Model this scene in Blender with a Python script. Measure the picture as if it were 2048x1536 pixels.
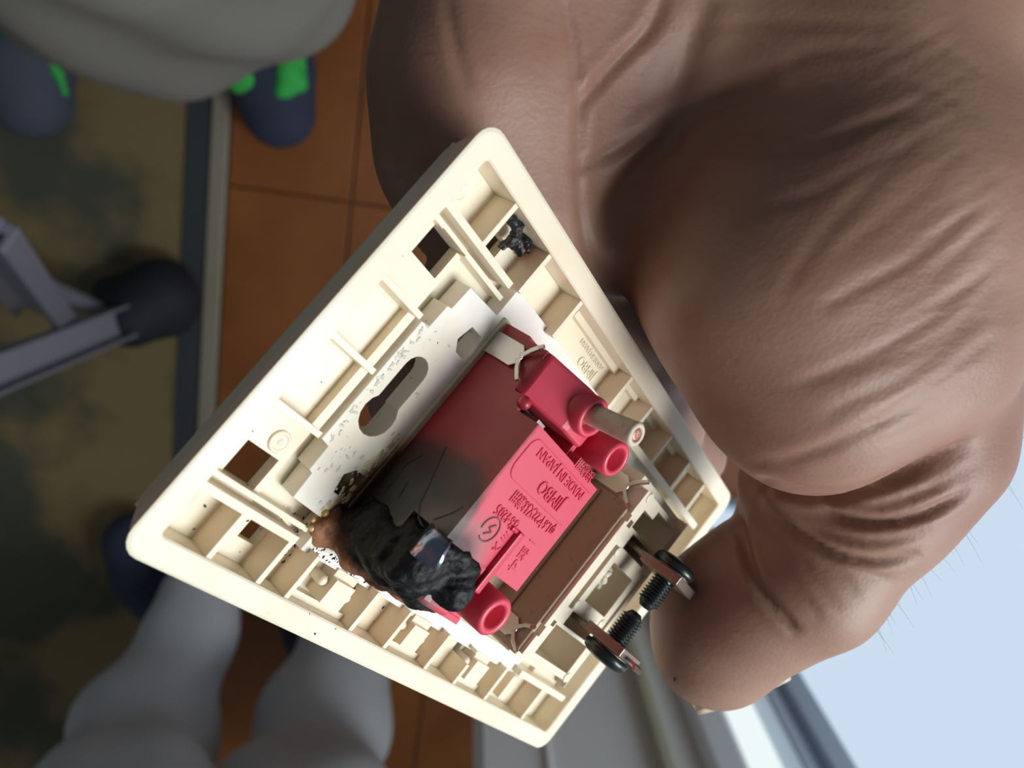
import bpy, bmesh, math, random
import numpy as np
from mathutils import Vector, Matrix

random.seed(4)
for o in list(bpy.data.objects): bpy.data.objects.remove(o)
sc = bpy.context.scene
C = sc.collection

# ------------------------------------------------------------------ camera
CAMH = 1.15
FPX = 1777.4
n0 = np.array([-84., 523., -1777.4]); n0 /= np.linalg.norm(n0)
Zc = -n0
Yc = np.array([913., 6184., 1777.4]); Yc -= Zc*(Yc@Zc); Yc /= np.linalg.norm(Yc)
Xc = np.cross(Yc, Zc)
CW = np.array([Xc, Yc, Zc])                 # camera-space vector -> world vector
CAM = np.array([0., 0., CAMH])
cam_d = bpy.data.cameras.new('camera'); cam = bpy.data.objects.new('camera', cam_d); C.objects.link(cam)
M = Matrix([list(CW[i])+[CAM[i]] for i in range(3)]+[[0, 0, 0, 1]])
cam.matrix_world = M
cam_d.sensor_width = 36; cam_d.lens = 36*FPX/2048; cam_d.clip_start = 0.01; cam_d.clip_end = 60
cam_d.dof.use_dof = True; cam_d.dof.focus_distance = 0.138
cam_d.dof.aperture_fstop = cam_d.lens/1.45
sc.camera = cam

# ------------------------------------------------------------------ light and exposure
w = bpy.data.worlds.new('world'); sc.world = w; w.use_nodes = True
w.node_tree.nodes['Background'].inputs[0].default_value = (0.85, 0.93, 1.0, 1)
w.node_tree.nodes['Background'].inputs[1].default_value = 0.115
sc.view_settings.view_transform = 'Standard'; sc.view_settings.look = 'None'
sc.view_settings.exposure = 0.0; sc.view_settings.gamma = 1.0; sc.view_settings.use_curve_mapping = False
WALLY, WALLX = -0.455, 0.66
LOWER_GLASS, UPPER_GLASS = 0.74, 1.2

def area(name, loc, target, sx, sy, power, col):
    d = bpy.data.lights.new(name, 'AREA'); d.shape = 'RECTANGLE'; d.size = sx; d.size_y = sy; d.energy = power; d.color = col
    o = bpy.data.objects.new(name, d); C.objects.link(o); o.location = loc
    o.rotation_euler = (Vector(target)-Vector(loc)).to_track_quat('-Z', 'Y').to_euler(); return o
area('window_daylight', (0.60, -0.37, 1.38), (0.0, 0.0, 1.03), 0.52, 0.55, 17, (0.97, 0.98, 1.0))

# ------------------------------------------------------------------ helpers
def srgb(*c):
    if len(c) == 1: c = c[0]
    return tuple(((x/255)/12.92 if x/255 <= .04045 else (((x/255)+.055)/1.055)**2.4) for x in c)+(1,)

def cpt(px, py, z):                         # camera-space point (mm) seen at px,py and depth z (mm)
    return np.array([(px-1024)/FPX*z, -(py-768)/FPX*z, -z], float)
def toworld(p): return CW@(np.asarray(p, float)*.001)+CAM
def ray(px, py):
    d = CW@np.array([(px-1024)/FPX, -(py-768)/FPX, -1.]); return d
def onfloor(px, py, z=0.):
    d = ray(px, py); t = (z-CAMH)/d[2]; return CAM+d*t
def onwall(px, py, y=WALLY):
    d = ray(px, py); t = y/d[1]; return CAM+d*t

def link(name, me, mat=None, parent=None, label=None):
    o = bpy.data.objects.new(name, me); C.objects.link(o)
    if mat is not None and len(me.materials) == 0: me.materials.append(mat)
    if parent is not None: o.parent = parent
    if label: o['label'] = label
    return o
def tag(o, label, cat, group=None, kind=None):
    o['label'] = label; o['category'] = cat
    if group: o['group'] = group
    if kind: o['kind'] = kind
    return o
def empty(name, loc=(0, 0, 0)):
    o = bpy.data.objects.new(name, None); o.empty_display_size = .01; C.objects.link(o); o.location = loc; return o
def mesh_from(verts, faces, smooth=False, scale=1.0):
    me = bpy.data.meshes.new('m')
    me.from_pydata([tuple(float(c)*scale for c in v) for v in verts], [], [tuple(int(i) for i in f) for f in faces])
    me.update()
    if smooth: me.polygons.foreach_set('use_smooth', [True]*len(me.polygons))
    return me
def bm_mesh(bm, smooth=False, scale=.001):
    bmesh.ops.scale(bm, vec=(scale,)*3, verts=bm.verts)
    bmesh.ops.recalc_face_normals(bm, faces=bm.faces)
    me = bpy.data.meshes.new('m'); bm.to_mesh(me); bm.free()
    if smooth: me.polygons.foreach_set('use_smooth', [True]*len(me.polygons))
    return me
def bevel(o, w, seg=2, ang=40):
    m = o.modifiers.new('bevel', 'BEVEL'); m.width = w; m.segments = seg; m.limit_method = 'ANGLE'; m.angle_limit = math.radians(ang)
    m.harden_normals = False
    return o
def add_box(bm, x0, x1, y0, y1, z0, z1):
    v = [bm.verts.new(p) for p in ((x0, y0, z0), (x1, y0, z0), (x1, y1, z0), (x0, y1, z0), (x0, y0, z1), (x1, y0, z1), (x1, y1, z1), (x0, y1, z1))]
    for f in ((3, 2, 1, 0), (4, 5, 6, 7), (0, 1, 5, 4), (1, 2, 6, 5), (2, 3, 7, 6), (3, 0, 4, 7)): bm.faces.new([v[i] for i in f])
    return v
def add_prism(bm, poly, h0, h1, cap=True):
    lo = [bm.verts.new((x, y, h0)) for x, y in poly]; hi = [bm.verts.new((x, y, h1)) for x, y in poly]
    n = len(poly)
    for i in range(n): bm.faces.new((lo[i], lo[(i+1) % n], hi[(i+1) % n], hi[i]))
    bm.faces.new(lo[::-1]); bm.faces.new(hi)
def lathe(bm, prof, seg, mat):
    """prof: list of (r, z) revolved round local z, mat: Matrix"""
    rings = []
    for r, z in prof:
        if r < 1e-6: rings.append([bm.verts.new(mat@Vector((0, 0, z)))])
        else: rings.append([bm.verts.new(mat@Vector((r*math.cos(2*math.pi*i/seg), r*math.sin(2*math.pi*i/seg), z))) for i in range(seg)])
    for a, b in zip(rings, rings[1:]):
        for i in range(seg):
            j = (i+1) % seg
            if len(a) == 1 and len(b) == 1: continue
            if len(a) == 1: bm.faces.new((a[0], b[i], b[j]))
            elif len(b) == 1: bm.faces.new((a[i], a[j], b[0]))
            else: bm.faces.new((a[i], a[j], b[j], b[i]))
def sweep(bm, pts, prof, up):
    """ribbon/bar: prof = closed list of (side, up) offsets swept along pts (Vectors)"""
    pts = [Vector(p) for p in pts]; up = Vector(up); rings = []
    for i, p in enumerate(pts):
        t = (pts[min(i+1, len(pts)-1)]-pts[max(i-1, 0)]).normalized()
        s = t.cross(up).normalized(); u = s.cross(t).normalized()
        sc_ = prof[i] if isinstance(prof, dict) else prof
        rings.append([bm.verts.new(p+s*a+u*b) for a, b in sc_])
    n = len(rings[0])
    for a, b in zip(rings, rings[1:]):
        for i in range(n): bm.faces.new((a[i], a[(i+1) % n], b[(i+1) % n], b[i]))
    bm.faces.new(rings[0][::-1]); bm.faces.new(rings[-1])

# ---- rectilinear relief: cells with flat tops at given heights, vertical walls, through holes
def relief(a0, a1, b0, b1, base, bottom, rects):
    """rects: (a0,a1,b0,b1,h) painted in order; h None = hole. Returns watertight bmesh (mm)."""
    A = sorted({round(v, 3) for r in rects for v in r[:2] if a0 < v < a1} | {a0, a1})
    B = sorted({round(v, 3) for r in rects for v in r[2:4] if b0 < v < b1} | {b0, b1})
    H = [[base]*(len(B)-1) for _ in range(len(A)-1)]
    for r in rects:
        for i in range(len(A)-1):
            am = (A[i]+A[i+1])/2
            if not r[0] < am < r[1]: continue
            for j in range(len(B)-1):
                if r[2] < (B[j]+B[j+1])/2 < r[3]: H[i][j] = bottom if r[4] is None else r[4]
    def h(i, j): return H[i][j] if 0 <= i < len(A)-1 and 0 <= j < len(B)-1 else bottom
    bm = bmesh.new(); V = {}
    def v(i, j, z):
        k = (i, j, round(z, 4))
        if k not in V: V[k] = bm.verts.new((A[i], B[j], z))
        return V[k]
    def levels(i, j): return sorted({round(h(i-p, j-q), 4) for p in (0, 1) for q in (0, 1)} | {bottom})
    def wall(p, q, z0, z1):
        lp = [z for z in levels(*p) if z0-1e-6 <= z <= z1+1e-6]; lq = [z for z in levels(*q) if z0-1e-6 <= z <= z1+1e-6]
        try: bm.faces.new([v(*p, z) for z in lp]+[v(*q, z) for z in lq[::-1]])
        except ValueError: pass
    for i in range(len(A)-1):
        for j in range(len(B)-1):
            z = H[i][j]
            if z > bottom:
                bm.faces.new((v(i, j, z), v(i+1, j, z), v(i+1, j+1, z), v(i, j+1, z)))
                bm.faces.new((v(i, j, bottom), v(i, j+1, bottom), v(i+1, j+1, bottom), v(i+1, j, bottom)))
    for i in range(len(A)):
        for j in range(len(B)-1):
            z0, z1 = sorted((h(i-1, j), h(i, j)))
            if z1 > z0: wall((i, j), (i, j+1), z0, z1)
    for i in range(len(A)-1):
        for j in range(len(B)):
            z0, z1 = sorted((h(i, j-1), h(i, j)))
            if z1 > z0: wall((i, j), (i+1, j), z0, z1)
    bmesh.ops.recalc_face_normals(bm, faces=bm.faces)
    bmesh.ops.dissolve_limit(bm, angle_limit=.01, verts=bm.verts, edges=bm.edges)
    return bm

# ---- signed distance field + surface nets, for organic bodies
class Field:
    def __init__(s, lo, hi, step):
        s.lo = np.array(lo, float); s.st = step
        s.n = np.ceil((np.array(hi)-s.lo)/step).astype(int)+1
        s.ax = [s.lo[k]+np.arange(s.n[k])*step for k in range(3)]
        s.d = np.full(s.n, 12.*step, np.float32)
    def block(s, lo, hi):
        i0 = np.clip(np.floor((np.array(lo)-s.lo)/s.st).astype(int), 0, s.n); i1 = np.clip(np.ceil((np.array(hi)-s.lo)/s.st).astype(int)+1, 0, s.n)
        sl = tuple(slice(a, b) for a, b in zip(i0, i1))
        X, Y, Z = [s.ax[k][sl[k]].astype(np.float32) for k in range(3)]
        return sl, X[:, None, None], Y[None, :, None], Z[None, None, :]
    def cone(s, p, q, r0, r1, k, flat=None, sub=False):
        """capsule from p to q with radii r0, r1; k = blend; flat=(axis, factor) squashes distance along that axis"""
        p = np.array(p, float); q = np.array(q, float); R = max(r0, r1)+k*1.2+s.st*4
        if flat is not None: R *= 1.0/min(1.0, flat[1]) if flat[1] < 1 else 1
        sl, X, Y, Z = s.block(np.minimum(p, q)-R, np.maximum(p, q)+R)
        if min(X.size, Y.size, Z.size) == 0: return
        ax = q-p; L = float(ax@ax)
        x, y, z = X-p[0], Y-p[1], Z-p[2]
        t = np.clip((x*ax[0]+y*ax[1]+z*ax[2])/max(L, 1e-9), 0, 1) if L > 1e-9 else 0.
        x, y, z = x-t*ax[0], y-t*ax[1], z-t*ax[2]
        if flat is not None:
            fa = np.array(flat[0], float); fa /= np.linalg.norm(fa); c = (x*fa[0]+y*fa[1]+z*fa[2]); e = (1/flat[1]-1)
            x, y, z = x+c*fa[0]*e, y+c*fa[1]*e, z+c*fa[2]*e
        dd = np.sqrt(x*x+y*y+z*z)-(r0+(r1-r0)*t)
        s.merge(sl, dd, k, sub)
    def merge(s, sl, dd, k, sub=False):
        old = s.d[sl]
        if sub: old = -old
        hh = np.clip(.5+.5*(old-dd)/k, 0, 1) if k > 0 else (old > dd)*1.
        new = old*(1-hh)+dd*hh-k*hh*(1-hh)
        s.d[sl] = -new if sub else new
    def surface(s):
        d = s.d; n = d.shape; sgn = d < 0
        occ = np.zeros(np.array(n)-1, bool); allin = np.ones(np.array(n)-1, bool)
        cs = [(i, j, k) for i in (0, 1) for j in (0, 1) for k in (0, 1)]
        g = lambda a, c: a[c[0]:c[0]+n[0]-1, c[1]:c[1]+n[1]-1, c[2]:c[2]+n[2]-1]
        for c in cs: occ |= g(sgn, c); allin &= g(sgn, c)
        act = occ & ~allin; idx = -np.ones(act.shape, np.int64); I = np.argwhere(act); idx[act] = np.arange(len(I))
        val = {c: d[I[:, 0]+c[0], I[:, 1]+c[1], I[:, 2]+c[2]] for c in cs}
        P = np.zeros((len(I), 3)); W = np.zeros(len(I))
        for c in cs:
            for ax in range(3):
                if c[ax]: continue
                e = list(c); e[ax] = 1; e = tuple(e); a, b = val[c], val[e]; m = (a < 0) != (b < 0)
                t = np.where(m, a/np.where(m, a-b, 1), 0)
                pp = np.tile(np.array(c, float), (len(I), 1)); pp[:, ax] = t
                P += pp*m[:, None]; W += m
        P = (P/W[:, None]+I)*s.st+s.lo
        F = []
        for ax in range(3):
            a = np.take(sgn, range(0, n[ax]-1), ax); b = np.take(sgn, range(1, n[ax]), ax)
            E = np.argwhere(a != b); fl = a[tuple(E.T)]
            u, v = (ax+1) % 3, (ax+2) % 3
            ok = (E[:, u] > 0) & (E[:, v] > 0) & (E[:, u] < n[u]-1) & (E[:, v] < n[v]-1); E = E[ok]; fl = fl[ok]
            def q(du, dv):
                k = E.copy(); k[:, u] -= du; k[:, v] -= dv; return idx[tuple(k.T)]
            Q = np.stack([q(1, 1), q(0, 1), q(0, 0), q(1, 0)], 1)
            Q[~fl] = Q[~fl][:, ::-1]; F.append(Q)
        return P, np.concatenate(F)
def np_mesh(P, F, smooth=True):
    me = bpy.data.meshes.new('m'); me.vertices.add(len(P)); me.vertices.foreach_set('co', np.asarray(P, np.float32).ravel())
    me.loops.add(F.size); me.loops.foreach_set('vertex_index', F.ravel().astype(np.int32))
    me.polygons.add(len(F)); me.polygons.foreach_set('loop_start', np.arange(len(F), dtype=np.int32)*F.shape[1])
    me.update(calc_edges=True); me.validate()
    if smooth: me.polygons.foreach_set('use_smooth', [True]*len(me.polygons))
    return me
def vnormals(P, F):
    a = P[F[:, 2]]-P[F[:, 0]]; b = P[F[:, 3]]-P[F[:, 1]]; fn = np.cross(a, b); N = np.zeros_like(P)
    for k in range(4): np.add.at(N, F[:, k], fn)
    return N/np.maximum(np.linalg.norm(N, axis=1), 1e-12)[:, None]
def relax(P, F, it, lam=.5):
    E = np.concatenate([F[:, [0, 1]], F[:, [1, 2]], F[:, [2, 3]], F[:, [3, 0]]])
    cnt = np.bincount(E.ravel(), minlength=len(P))[:, None]
    for _ in range(it):
        S = np.zeros_like(P); np.add.at(S, E[:, 0], P[E[:, 1]]); np.add.at(S, E[:, 1], P[E[:, 0]])
        P = P+lam*(S/cnt-P)
    return P

# ---- materials
def mat(name, col, rough=.5, metal=0., bump=None, spec=.5, sss=0., var=None, coat=0., trans=0.):
    m = bpy.data.materials.new(name); m.use_nodes = True; nt = m.node_tree; b = nt.nodes['Principled BSDF']
    b.inputs['Base Color'].default_value = col; b.inputs['Roughness'].default_value = rough; b.inputs['Metallic'].default_value = metal
    b.inputs['Specular IOR Level'].default_value = spec; b.inputs['Coat Weight'].default_value = coat
    tc = nt.nodes.new('ShaderNodeTexCoord')
    if sss: b.inputs['Subsurface Weight'].default_value = sss; b.inputs['Subsurface Scale'].default_value = .004
    if var:                                  # (scale, colour2, low, high)
        n = nt.nodes.new('ShaderNodeTexNoise'); n.inputs['Scale'].default_value = var[0]; n.inputs['Detail'].default_value = 6
        r = nt.nodes.new('ShaderNodeValToRGB'); r.color_ramp.elements[0].position = var[2]; r.color_ramp.elements[1].position = var[3]
        r.color_ramp.elements[0].color = col; r.color_ramp.elements[1].color = var[1]
        nt.links.new(tc.outputs['Object'], n.inputs['Vector']); nt.links.new(n.outputs[0], r.inputs[0]); nt.links.new(r.outputs[0], b.inputs['Base Color'])
    if bump:                                 # (scale, strength, distance)
        n = nt.nodes.new('ShaderNodeTexNoise'); n.inputs['Scale'].default_value = bump[0]; n.inputs['Detail'].default_value = 5
        bp = nt.nodes.new('ShaderNodeBump'); bp.inputs['Strength'].default_value = bump[1]; bp.inputs['Distance'].default_value = bump[2]
        nt.links.new(tc.outputs['Object'], n.inputs['Vector']); nt.links.new(n.outputs[0], bp.inputs['Height']); nt.links.new(bp.outputs[0], b.inputs['Normal'])
    return m
def emis(name, col, st):
    m = bpy.data.materials.new(name); m.use_nodes = True; nt = m.node_tree; nt.nodes.clear()
    e = nt.nodes.new('ShaderNodeEmission'); e.inputs[0].default_value = col; e.inputs[1].default_value = st
    o = nt.nodes.new('ShaderNodeOutputMaterial'); nt.links.new(e.outputs[0], o.inputs[0]); return m

def scorch_shade(m, centre, radii, stops, noise=(260, .35), mask=None):
    """Mix burn stains or painted shade into the base colour by distance (object space, mm) from a centre. stops: (pos, rgba, alpha)"""
    nt = m.node_tree; b = nt.nodes['Principled BSDF']
    tc = nt.nodes.new('ShaderNodeTexCoord')
    mp = nt.nodes.new('ShaderNodeMapping'); mp.vector_type = 'POINT'
    mp.inputs['Scale'].default_value = tuple(1000/r for r in radii)
    mp.inputs['Location'].default_value = tuple(-c/r for c, r in zip(centre, radii))
    ln = nt.nodes.new('ShaderNodeVectorMath'); ln.operation = 'LENGTH'
    nz = nt.nodes.new('ShaderNodeTexNoise'); nz.inputs['Scale'].default_value = noise[0]; nz.inputs['Detail'].default_value = 6
    ma = nt.nodes.new('ShaderNodeMath'); ma.operation = 'MULTIPLY_ADD'; ma.inputs[1].default_value = noise[1]
    sub = nt.nodes.new('ShaderNodeMath'); sub.operation = 'SUBTRACT'; sub.inputs[1].default_value = noise[1]*.5
    r = nt.nodes.new('ShaderNodeValToRGB'); ra = nt.nodes.new('ShaderNodeValToRGB')
    for rr, kk in ((r, 1), (ra, 2)):
        el = rr.color_ramp.elements
        while len(el) > 1: el.remove(el[0])
        for i, s in enumerate(stops):
            e = el[0] if i == 0 else el.new(s[0]); e.position = s[0]
            e.color = s[1] if kk == 1 else (s[2], s[2], s[2], 1)
    mx = nt.nodes.new('ShaderNodeMix'); mx.data_type = 'RGBA'
    L = nt.links.new
    L(tc.outputs['Object'], mp.inputs[0]); L(mp.outputs[0], ln.inputs[0]); L(tc.outputs['Object'], nz.inputs['Vector'])
    L(nz.outputs[0], ma.inputs[0]); L(ln.outputs['Value'], ma.inputs[2]); L(ma.outputs[0], sub.inputs[0])
    L(sub.outputs[0], r.inputs[0]); L(sub.outputs[0], ra.inputs[0])
    L(ra.outputs[0], mx.inputs[0]); L(r.outputs[0], mx.inputs[7])
    src = b.inputs['Base Color']
    if src.is_linked: L(src.links[0].from_socket, mx.inputs[6])
    else: mx.inputs[6].default_value = src.default_value
    L(mx.outputs[2], b.inputs['Base Color'])
    return m

IVORY = (.86, .77, .60, 1)
m_cover = mat('ivory_plastic', IVORY, .35, bump=(900, .05, .0002), var=(60, (.80, .69, .50, 1), .45, .75), sss=.12)
m_strap = mat('white_plastic', (.90, .87, .80, 1), .22, bump=(1400, .08, .0002), var=(90, (.86, .79, .64, 1), .55, .85), sss=.1)
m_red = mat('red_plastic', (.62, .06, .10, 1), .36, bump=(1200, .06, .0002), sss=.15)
m_beige = mat('beige_plastic', (.62, .53, .39, 1), .45, bump=(1500, .1, .0002), var=(400, (.46, .38, .27, 1), .5, .75), sss=.1)
m_nickel = mat('nickel', (.55, .50, .46, 1), .28, 1., bump=(800, .1, .0002))
m_dark = mat('dark_inside', (.03, .025, .02, 1), .6)
m_raised_shade = mat('raised_lettering', (.60, .02, .06, 1), .4)  # darker red paints in the shading on the raised edges
BLK = (.004, .004, .005, 1); BRN = (.10, .03, .008, 1); AMB = (.45, .22, .05, 1); SMK = (.012, .009, .008, 1)
scorch_shade(m_red, (33, 28.7, 5), (26, .9, 13), [(0, (.30, .018, .03, 1), .8), (.8, (.30, .018, .03, 1), .8), (1.0, (.3, .02, .03, 1), 0)], (500, .5))  # side wall turned from the light darkened in colour, plus its mottled grime
scorch_shade(m_red, (51, 28.7, 6), (19, 3.2, 20), [(0, BLK, 1), (.55, SMK, 1), (.8, (.035, .010, .008, 1), .9), (1.0, (.3, .02, .03, 1), 0)], (160, .22))
scorch_shade(m_red, (49, 32, 14), (10.5, 9, 9), [(0, BLK, 1), (.5, (.03, .02, .02, 1), .9), (.75, (.22, .15, .13, 1), .55), (1.0, (.3, .1, .1, 1), 0)], (160, .25))
scorch_shade(m_strap, (48.5, 28.5, -1), (12.5, 5.2, 12), [(0, BRN, 1), (.45, (.16, .07, .02, 1), 1), (.6, AMB, .7), (.75, (.7, .5, .22, 1), .3), (1.0, IVORY, 0)], (420, .6))
scorch_shade(m_strap, (37, 21, -1), (22, 7, 12), [(0, (.78, .66, .40, 1), .5), (.7, (.78, .68, .45, 1), .35), (1.0, IVORY, 0)], (300, .7))
scorch_shade(m_beige, (49, 30, 0), (14, 12, 14), [(0, BLK, 1), (.6, BRN, 1), (.8, AMB, .5), (1.0, IVORY, 0)], (260, .5))
m_char = mat('charred_plastic', BLK, .42, bump=(500, .6, .0012), spec=.5)
# ------------------------------------------------------------------ the room
m_wood = mat('orange_floorboard', srgb(150, 88, 34), .45, var=(9, srgb(128, 70, 24), .35, .7))
m_rug = mat('tan_rug_weave', srgb(132, 114, 78), .95, var=(4.5, srgb(80, 82, 66), .46, .56), bump=(260, .5, .004))
nt = m_rug.node_tree
m_hem = mat('dark_rug_hem', srgb(58, 64, 66), .9, bump=(500, .4, .002))
m_sill = mat('pale_threshold_wood', srgb(150, 143, 122), .5)
m_wall = mat('white_painted_panel', srgb(240, 240, 235), .5)
m_bead = mat('cream_bead', srgb(190, 188, 160), .5)
m_alu_frame = mat('grey_window_frame', srgb(190, 204, 220), .35)
m_plaster = mat('pale_plaster', srgb(190, 186, 174), .8, bump=(60, .2, .002))
m_glass = emis('backlit_frosted_glass', (.60, .73, .87, 1), LOWER_GLASS/.74*1.0)
m_glass2 = emis('backlit_clear_sky', (.90, .96, 1.0, 1), UPPER_GLASS)
def structure(o): o['kind'] = 'structure'; return o
def box(name, x0, x1, y0, y1, z0, z1, m, parent=None, bev=0):
    bm = bmesh.new(); add_box(bm, x0, x1, y0, y1, z0, z1); o = link(name, bm_mesh(bm, scale=1), m, parent)
    if bev: bevel(o, bev)
    return o
# subfloor and boards
XF = onfloor(443, 600)[0]                    # edge between threshold and boards
floor = structure(box('floor', -2.2, 1.2, -1.2, 1.6, -.05, -.012, m_sill))
bw = .172; nb = 0
seam0 = onfloor(712, 300)[0]
x = seam0-2*bw+.0
x = XF
edges = [XF, seam0, seam0+bw, seam0+2*bw, seam0+3*bw, seam0+4*bw]
ycross = onfloor(560, 385)[1]
for i in range(len(edges)-1):
    ys = [-1.2, ycross-(.9 if i % 2 else 0), ycross+(.0 if i % 2 else .9), 1.6]
    ys = sorted(ys)
    for j in range(len(ys)-1):
        if ys[j+1]-ys[j] < .05: continue
        o = box('floorboard', edges[i]+.0012, edges[i+1]-.0012, ys[j]+.001, ys[j+1]-.001, -.012, 0.0, m_wood, floor, .0012)
sill_x0 = onfloor(408, 600)[0]
structure(box('trim_1', sill_x0, XF-.001, -1.2, 1.6, -.012, .006, m_sill, None, .002))
rug_x1 = onfloor(358, 600, .012)[0]
rug = box('rug', -2.0, rug_x1, -1.15, 1.5, -.011, .010, m_rug)
tag(rug, 'tan woven rug with faded green pattern lying left of the pale floor threshold', 'rug')
bm = bmesh.new(); add_box(bm, rug_x1+.0005, sill_x0-.002, -1.15, 1.5, -.011, .013)
link('hem', bm_mesh(bm, scale=1), m_hem, rug, 'dark green-grey hem of the rug')

# window wall (image bottom) made of panel, beads, jambs and glass
def wx(px, py=1520): return float(onwall(px, py)[0])
Xp = [wx(p) for p in (968, 1096, 1310, 1330, 1400, 1478, 1590, 1612, 1650, 1700)]
panel = box('wall_front', Xp[0], Xp[2], WALLY-.06, WALLY, 0, 2.3, m_wall); structure(panel)
box('panel_bead', Xp[1]-.002, Xp[1]+.002, WALLY-.01, WALLY+.003, .02, 2.3, m_wall, panel, .001)
structure(box('trim_2', Xp[2], Xp[3]+.004, WALLY-.05, WALLY+.010, 0, 2.3, m_bead, None, .003))
structure(box('trim_3', Xp[3]+.004, Xp[4], WALLY-.05, WALLY+.002, 0, 2.3, m_wall, None, .003))
structure(box('trim_4', Xp[4], Xp[5], WALLY-.05, WALLY+.014, 0, 2.3, mat('white_jamb', srgb(235, 238, 238), .35), None, .006))
structure(box('jamb_glow', Xp[5], Xp[6], WALLY-.03, WALLY-.02, 0.02, 1.0, emis('glowing_white_jamb', (.86, .95, .96, 1), 1.0)))  # white jamb in daylight, its brightness put in as emission
structure(box('trim_5', Xp[5], Xp[6], WALLY-.03, WALLY, 0, .02, m_wall, None, .002))
win = structure(box('window_1', Xp[9], WALLX, WALLY-.012, WALLY-.008, .03, .78, m_glass))
box('window_frame', Xp[6], Xp[7], WALLY-.04, WALLY+.006, 0, 2.3, m_alu_frame, win, .002)
box('window_frame', Xp[7], Xp[8], WALLY-.04, WALLY-.004, 0, 2.3, m_alu_frame, win, .001)
box('window_frame', Xp[8], Xp[9], WALLY-.04, WALLY+.004, 0, 2.3, m_alu_frame, win, .002)
box('window_sill', Xp[9], WALLX, WALLY-.03, WALLY-.0, 0, .03, m_alu_frame, win, .002)
box('pane', Xp[9], WALLX, WALLY-.012, WALLY-.008, .80, 1.75, m_glass2, win)
box('glazing_bar', Xp[9], WALLX, WALLY-.03, WALLY-.0, .78, .80, m_alu_frame, win, .002)
yr = [float(onfloor(2040, p)[1]*0) for p in (0,)]
def ony(px, py):
    d = ray(px, py); t = WALLX/d[0]; return float((CAM+d*t)[1])
Y1, Y2 = ony(2042, 172), ony(2042, 112)
win2 = structure(box('window_2', WALLX, WALLX+.004, WALLY-.01, Y1, .0, 1.5, m_glass))
box('window_frame', WALLX-.01, WALLX+.03, Y1, Y2, 0, 2.3, mat('dark_jamb', srgb(70, 78, 82), .5), win2, .002)
structure(box('wall_right', WALLX, WALLX+.05, Y2, 1.6, 0, 2.3, m_plaster))

# ------------------------------------------------------------------ wall switch (plate frame: a, b, h in mm)
Rp = np.array([[-0.6285821, 0.44118614, 0.64049928], [-0.76443413, -0.50217124, -0.40430743], [0.14326548, -0.74375993, 0.6529136]])
Tp = np.array([-2.32326817, 34.2336034, -113.1127391])
sw = empty('wall_switch')
RW = CW@Rp; TW = toworld(Tp)
sw.matrix_world = Matrix([list(RW[i])+[TW[i]] for i in range(3)]+[[0, 0, 0, 1]])
tag(sw, 'ivory wall switch seen from behind with a burnt red block, held in the hand', 'wall switch')
def plate_to_cam(p): return Rp@np.array(p, float)+Tp
def rim_poly(inset, r, n=5):
    pts = []
    for cx, cy, a0 in ((70-inset-r, inset+r, -90), (70-inset-r, 120-inset-r, 0), (inset+r, 120-inset-r, 90), (inset+r, inset+r, 180)):
        for i in range(n+1):
            t = math.radians(a0+90*i/n); pts.append((cx+r*math.cos(t), cy+r*math.sin(t)))
    return pts
# moulded relief inside the rim
R = []
def rib(a0, a1, b0, b1, h=-.6): R.append((a0, a1, b0, b1, h))
R.append((10.3, 59.7, 15.6, 104.4, -6.2))                      # well under the mounting strap
for b in (13.4, 24.8, 36.9, 60.4, 71.4, 83.2, 95.2, 106): rib(4, 11.3, b-.45, b+.45)
for b in (12.4, 22.0, 28.1, 43.7, 53.2, 66.0, 76.2, 88.2, 104.6): rib(58.8, 66, b-.45, b+.45)
rib(11.2, 12.3, 3.0, 22.6); rib(57.9, 59.1, 3.0, 22.6); rib(10.6, 12.1, 71.4, 114.6); rib(57.6, 58.9, 93, 114.4)
R.append((12.9, 13.7, 5.6, 25.4, -3.2)); R.append((56.5, 57.3, 5.6, 25.4, -3.2))
for a in (24.5, 34.3, 45.2):
    rib(a-.45, a+.45, 3.0, 13.4); R.append((a-1.5, a-.45, 3.0, 4.4, -2))
R.append((25, 33.8, 3, 5.2, -2.6)); R.append((34.8, 44.7, 3, 5.2, -2.6)); R.append((15, 24, 3, 4.4, -2.4)); R.append((46, 56, 3, 4.6, -2.4))
R.append((24.0, 45.7, 13.4, 15.0, -3.4))
for a0, a1 in ((13.5, 18.6), (51.4, 56.5)): R.append((a0, a1, 8.3, 14.5, None))
R.append((27.6, 42.2, 17.8, 24.4, None)); R.append((59.7, 62.8, 17.6, 21.3, None)); R.append((7.0, 10.6, 17.6, 20.5, None))
for b0, b1, p in ((28.6, 43.2, 34.6), (53.7, 65.5, 56.6), (76.7, 87.7, 78.6)):   # posts of the lower strip
    R.append((59.1, 64.5, p, p+4.6, -1.0)); R.append((59.1, 60.4, p, p+5.2, -2.2))
    R.append((61.0, 62.6, p-1.3, p, -2.6)); R.append((61.6, 63.2, p+4.6, p+6.2, -2.6))
    R.append((59.4, 61.8, p-3.2, p-1.3, None))
    R.append((64.9, 66, b0, b1, -3.0))
R.append((59.3, 64.6, 92.5, 94.6, -1.0)); R.append((60.3, 63.4, 96.6, 99.4, None))
R.append((4, 5.2, 37.4, 59.9, -3.6)); R.append((4, 10.5, 37.4, 41.0, -5.6))
for b in (66, 77.5, 89.5): R.append((4.0, 5.0, b-4, b+4, -3.6))
bm = relief(4.0, 66.0, 3.0, 117.0, -5.0, -6.9, R)
me_i = bm_mesh(bm)
bm = bmesh.new(); bm.from_mesh(me_i); bmesh.ops.scale(bm, vec=(1000,)*3, verts=bm.verts)
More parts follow.
